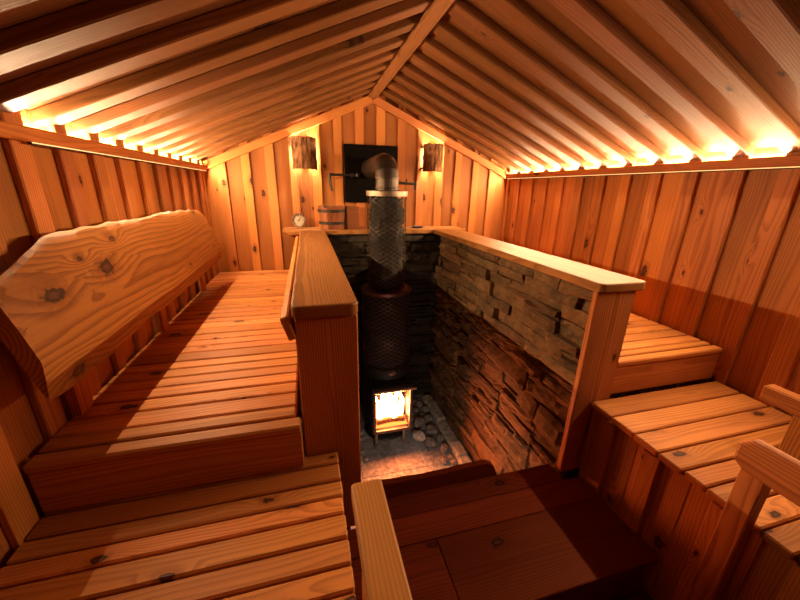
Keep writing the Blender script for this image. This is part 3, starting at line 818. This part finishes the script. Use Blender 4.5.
b = MB(); b.lathe([(.001, .0), (.045, 0), (.062, .012), (.058, .013), (.042, .004), (.001, .004)], (1.05, 3.24, HZ + .0005), 24, False)
tag(b.build('dish', 'iron', smooth=True), 'small dark dish on the back shelf, right of the stove column', 'dish')

# loose stones on the pit floor
def stone(x, y, r, sd, flat=.7):
    bm = bmesh.new(); bmesh.ops.create_icosphere(bm, subdivisions=2, radius=1)
    rr = random.Random(sd); sx, sy, sz = r * rr.uniform(.8, 1.3), r * rr.uniform(.75, 1.15), r * flat * rr.uniform(.75, 1.15)
    for v in bm.verts:
        q = 1 + .30 * mnoise.noise(v.co * 1.3 + Vector((sd, 0, 0))) + .14 * mnoise.noise(v.co * 3.1 + Vector((0, sd, 0)))
        v.co = Vector((v.co.x * sx, v.co.y * sy, v.co.z * sz)) * q
    bmesh.ops.rotate(bm, matrix=Matrix.Rotation(rr.uniform(0, 6.28), 3, 'Z'), verts=bm.verts)
    bm.verts.index_update(); lo = min(v.co.z for v in bm.verts)
    vs = [(v.co.x + x, v.co.y + y, v.co.z - lo + FLOOR + ZC + .0005) for v in bm.verts]; fs = [[v.index for v in f.verts] for f in bm.faces]; bm.free()
    return MB().raw(vs, fs)
spots = []
rs = random.Random(4)
def try_spot(x, y, r):
    if all((x - a) ** 2 + (y - b) ** 2 > (1.22 * (r + c)) ** 2 for a, b, c in spots): spots.append((x, y, r)); return True
big = [(.87, 2.42, .062), (.95, 2.33, .052), (1.02, 2.50, .055), (1.04, 2.22, .045), (.93, 2.60, .055)]
for s in big: spots.append(s)
k = 0
while len(spots) < 46 and k < 3000:
    k += 1; y = rs.uniform(1.95, 2.98); lo = .86 if y > 2.3 else .93 + (2.3 - y) * .3
    try_spot(rs.uniform(lo, 1.075), y, rs.uniform(.022, .045))
k = 0
while len(spots) < 58 and k < 2000:
    k += 1; try_spot(rs.uniform(.20, .36), rs.uniform(2.2, 2.8), rs.uniform(.02, .042))
for i, (x, y, r) in enumerate(spots):
    if x < .5: lab, g = 'rough grey stone lying on the slate floor left of the stove', 'loose stones left of the stove'
    else: lab, g = 'rough grey stone lying between the stove and the stone-faced wall', 'loose stones right of the stove'
    if i == 0: lab = 'largest pale stone, lying right beside the stove foot'
    tag(stone(x, y, r, i * 1.37 + .5).build('stone', 'pale_stone' if i == 0 else 'grey_stone'), lab, 'stone', g)

# ------------------------------------------------------------------ light, camera
def area(name, loc, rot, sx, sy, power, col):
    l = bpy.data.lights.new(name, 'AREA'); l.shape = 'RECTANGLE'; l.size = sx; l.size_y = sy; l.energy = power; l.color = col
    o = bpy.data.objects.new(name, l); COL.objects.link(o); o.location = Vector(loc) + Vector((0, 0, ZC)); o.rotation_euler = rot
    return o
def point(name, loc, power, col, r=.03):
    l = bpy.data.lights.new(name, 'POINT'); l.energy = power; l.color = col; l.shadow_soft_size = r
    o = bpy.data.objects.new(name, l); COL.objects.link(o); o.location = Vector(loc) + Vector((0, 0, ZC)); return o
for sgn, xw, zb, y0, y1 in LAMPS:                       # what the downward diode bands give off
    o = area('strip_light', (xw + sgn * .0546, (y0 + y1) / 2, zb - .0022), (0, 0, 0), y1 - y0, .004, 29 * (y1 - y0), (1, .65, .335))
    d = Vector((sgn * .97, 0, -.25)).normalized(); Xa = Vector((0, 1, 0)); Za = -d; Ya = Za.cross(Xa)
    mm = Matrix((Xa, Ya, Za)).transposed().to_4x4(); mm.translation = o.location; o.matrix_world = mm
area('fire_light', (.594, DY + .02, -1.75), (-PI / 2, 0, 0), .26, .34, 32, (1, .25, .075))
area('pit_lamp', (.52, 1.225, -1.47), (math.radians(52), 0, 0), .5, .03, 6, (1, .80, .60))

w = bpy.data.worlds.new('World'); SC.world = w; w.use_nodes = True
w.node_tree.nodes['Background'].inputs[0].default_value = C(.02, .008, .003); w.node_tree.nodes['Background'].inputs[1].default_value = .2

cam = bpy.data.cameras.new('Camera'); co = bpy.data.objects.new('Camera', cam); COL.objects.link(co)
cam.sensor_width = 36; cam.lens = 336.83 / 800 * 36; cam.clip_start = .02
Rv = Vector((.966071, -.257497, .020025)); Uv = Vector((.062156, .307048, .949662)); Fv = Vector((.250684, .916197, -.312635))
mw = Matrix((Rv, Uv, -Fv)).transposed().to_4x4(); mw.translation = Vector((0, 0, ZC)); co.matrix_world = mw
SC.camera = co
SC.view_settings.view_transform = 'Standard'; SC.view_settings.look = 'None'
SC.view_settings.gamma = 1; SC.view_settings.use_curve_mapping = False; SC.view_settings.exposure = -.1
SC.cycles.max_bounces = 8; SC.cycles.diffuse_bounces = 5; SC.cycles.glossy_bounces = 3; SC.cycles.use_denoising = True
SC.cycles.sample_clamp_indirect = 6; SC.cycles.caustics_reflective = False; SC.cycles.caustics_refractive = False
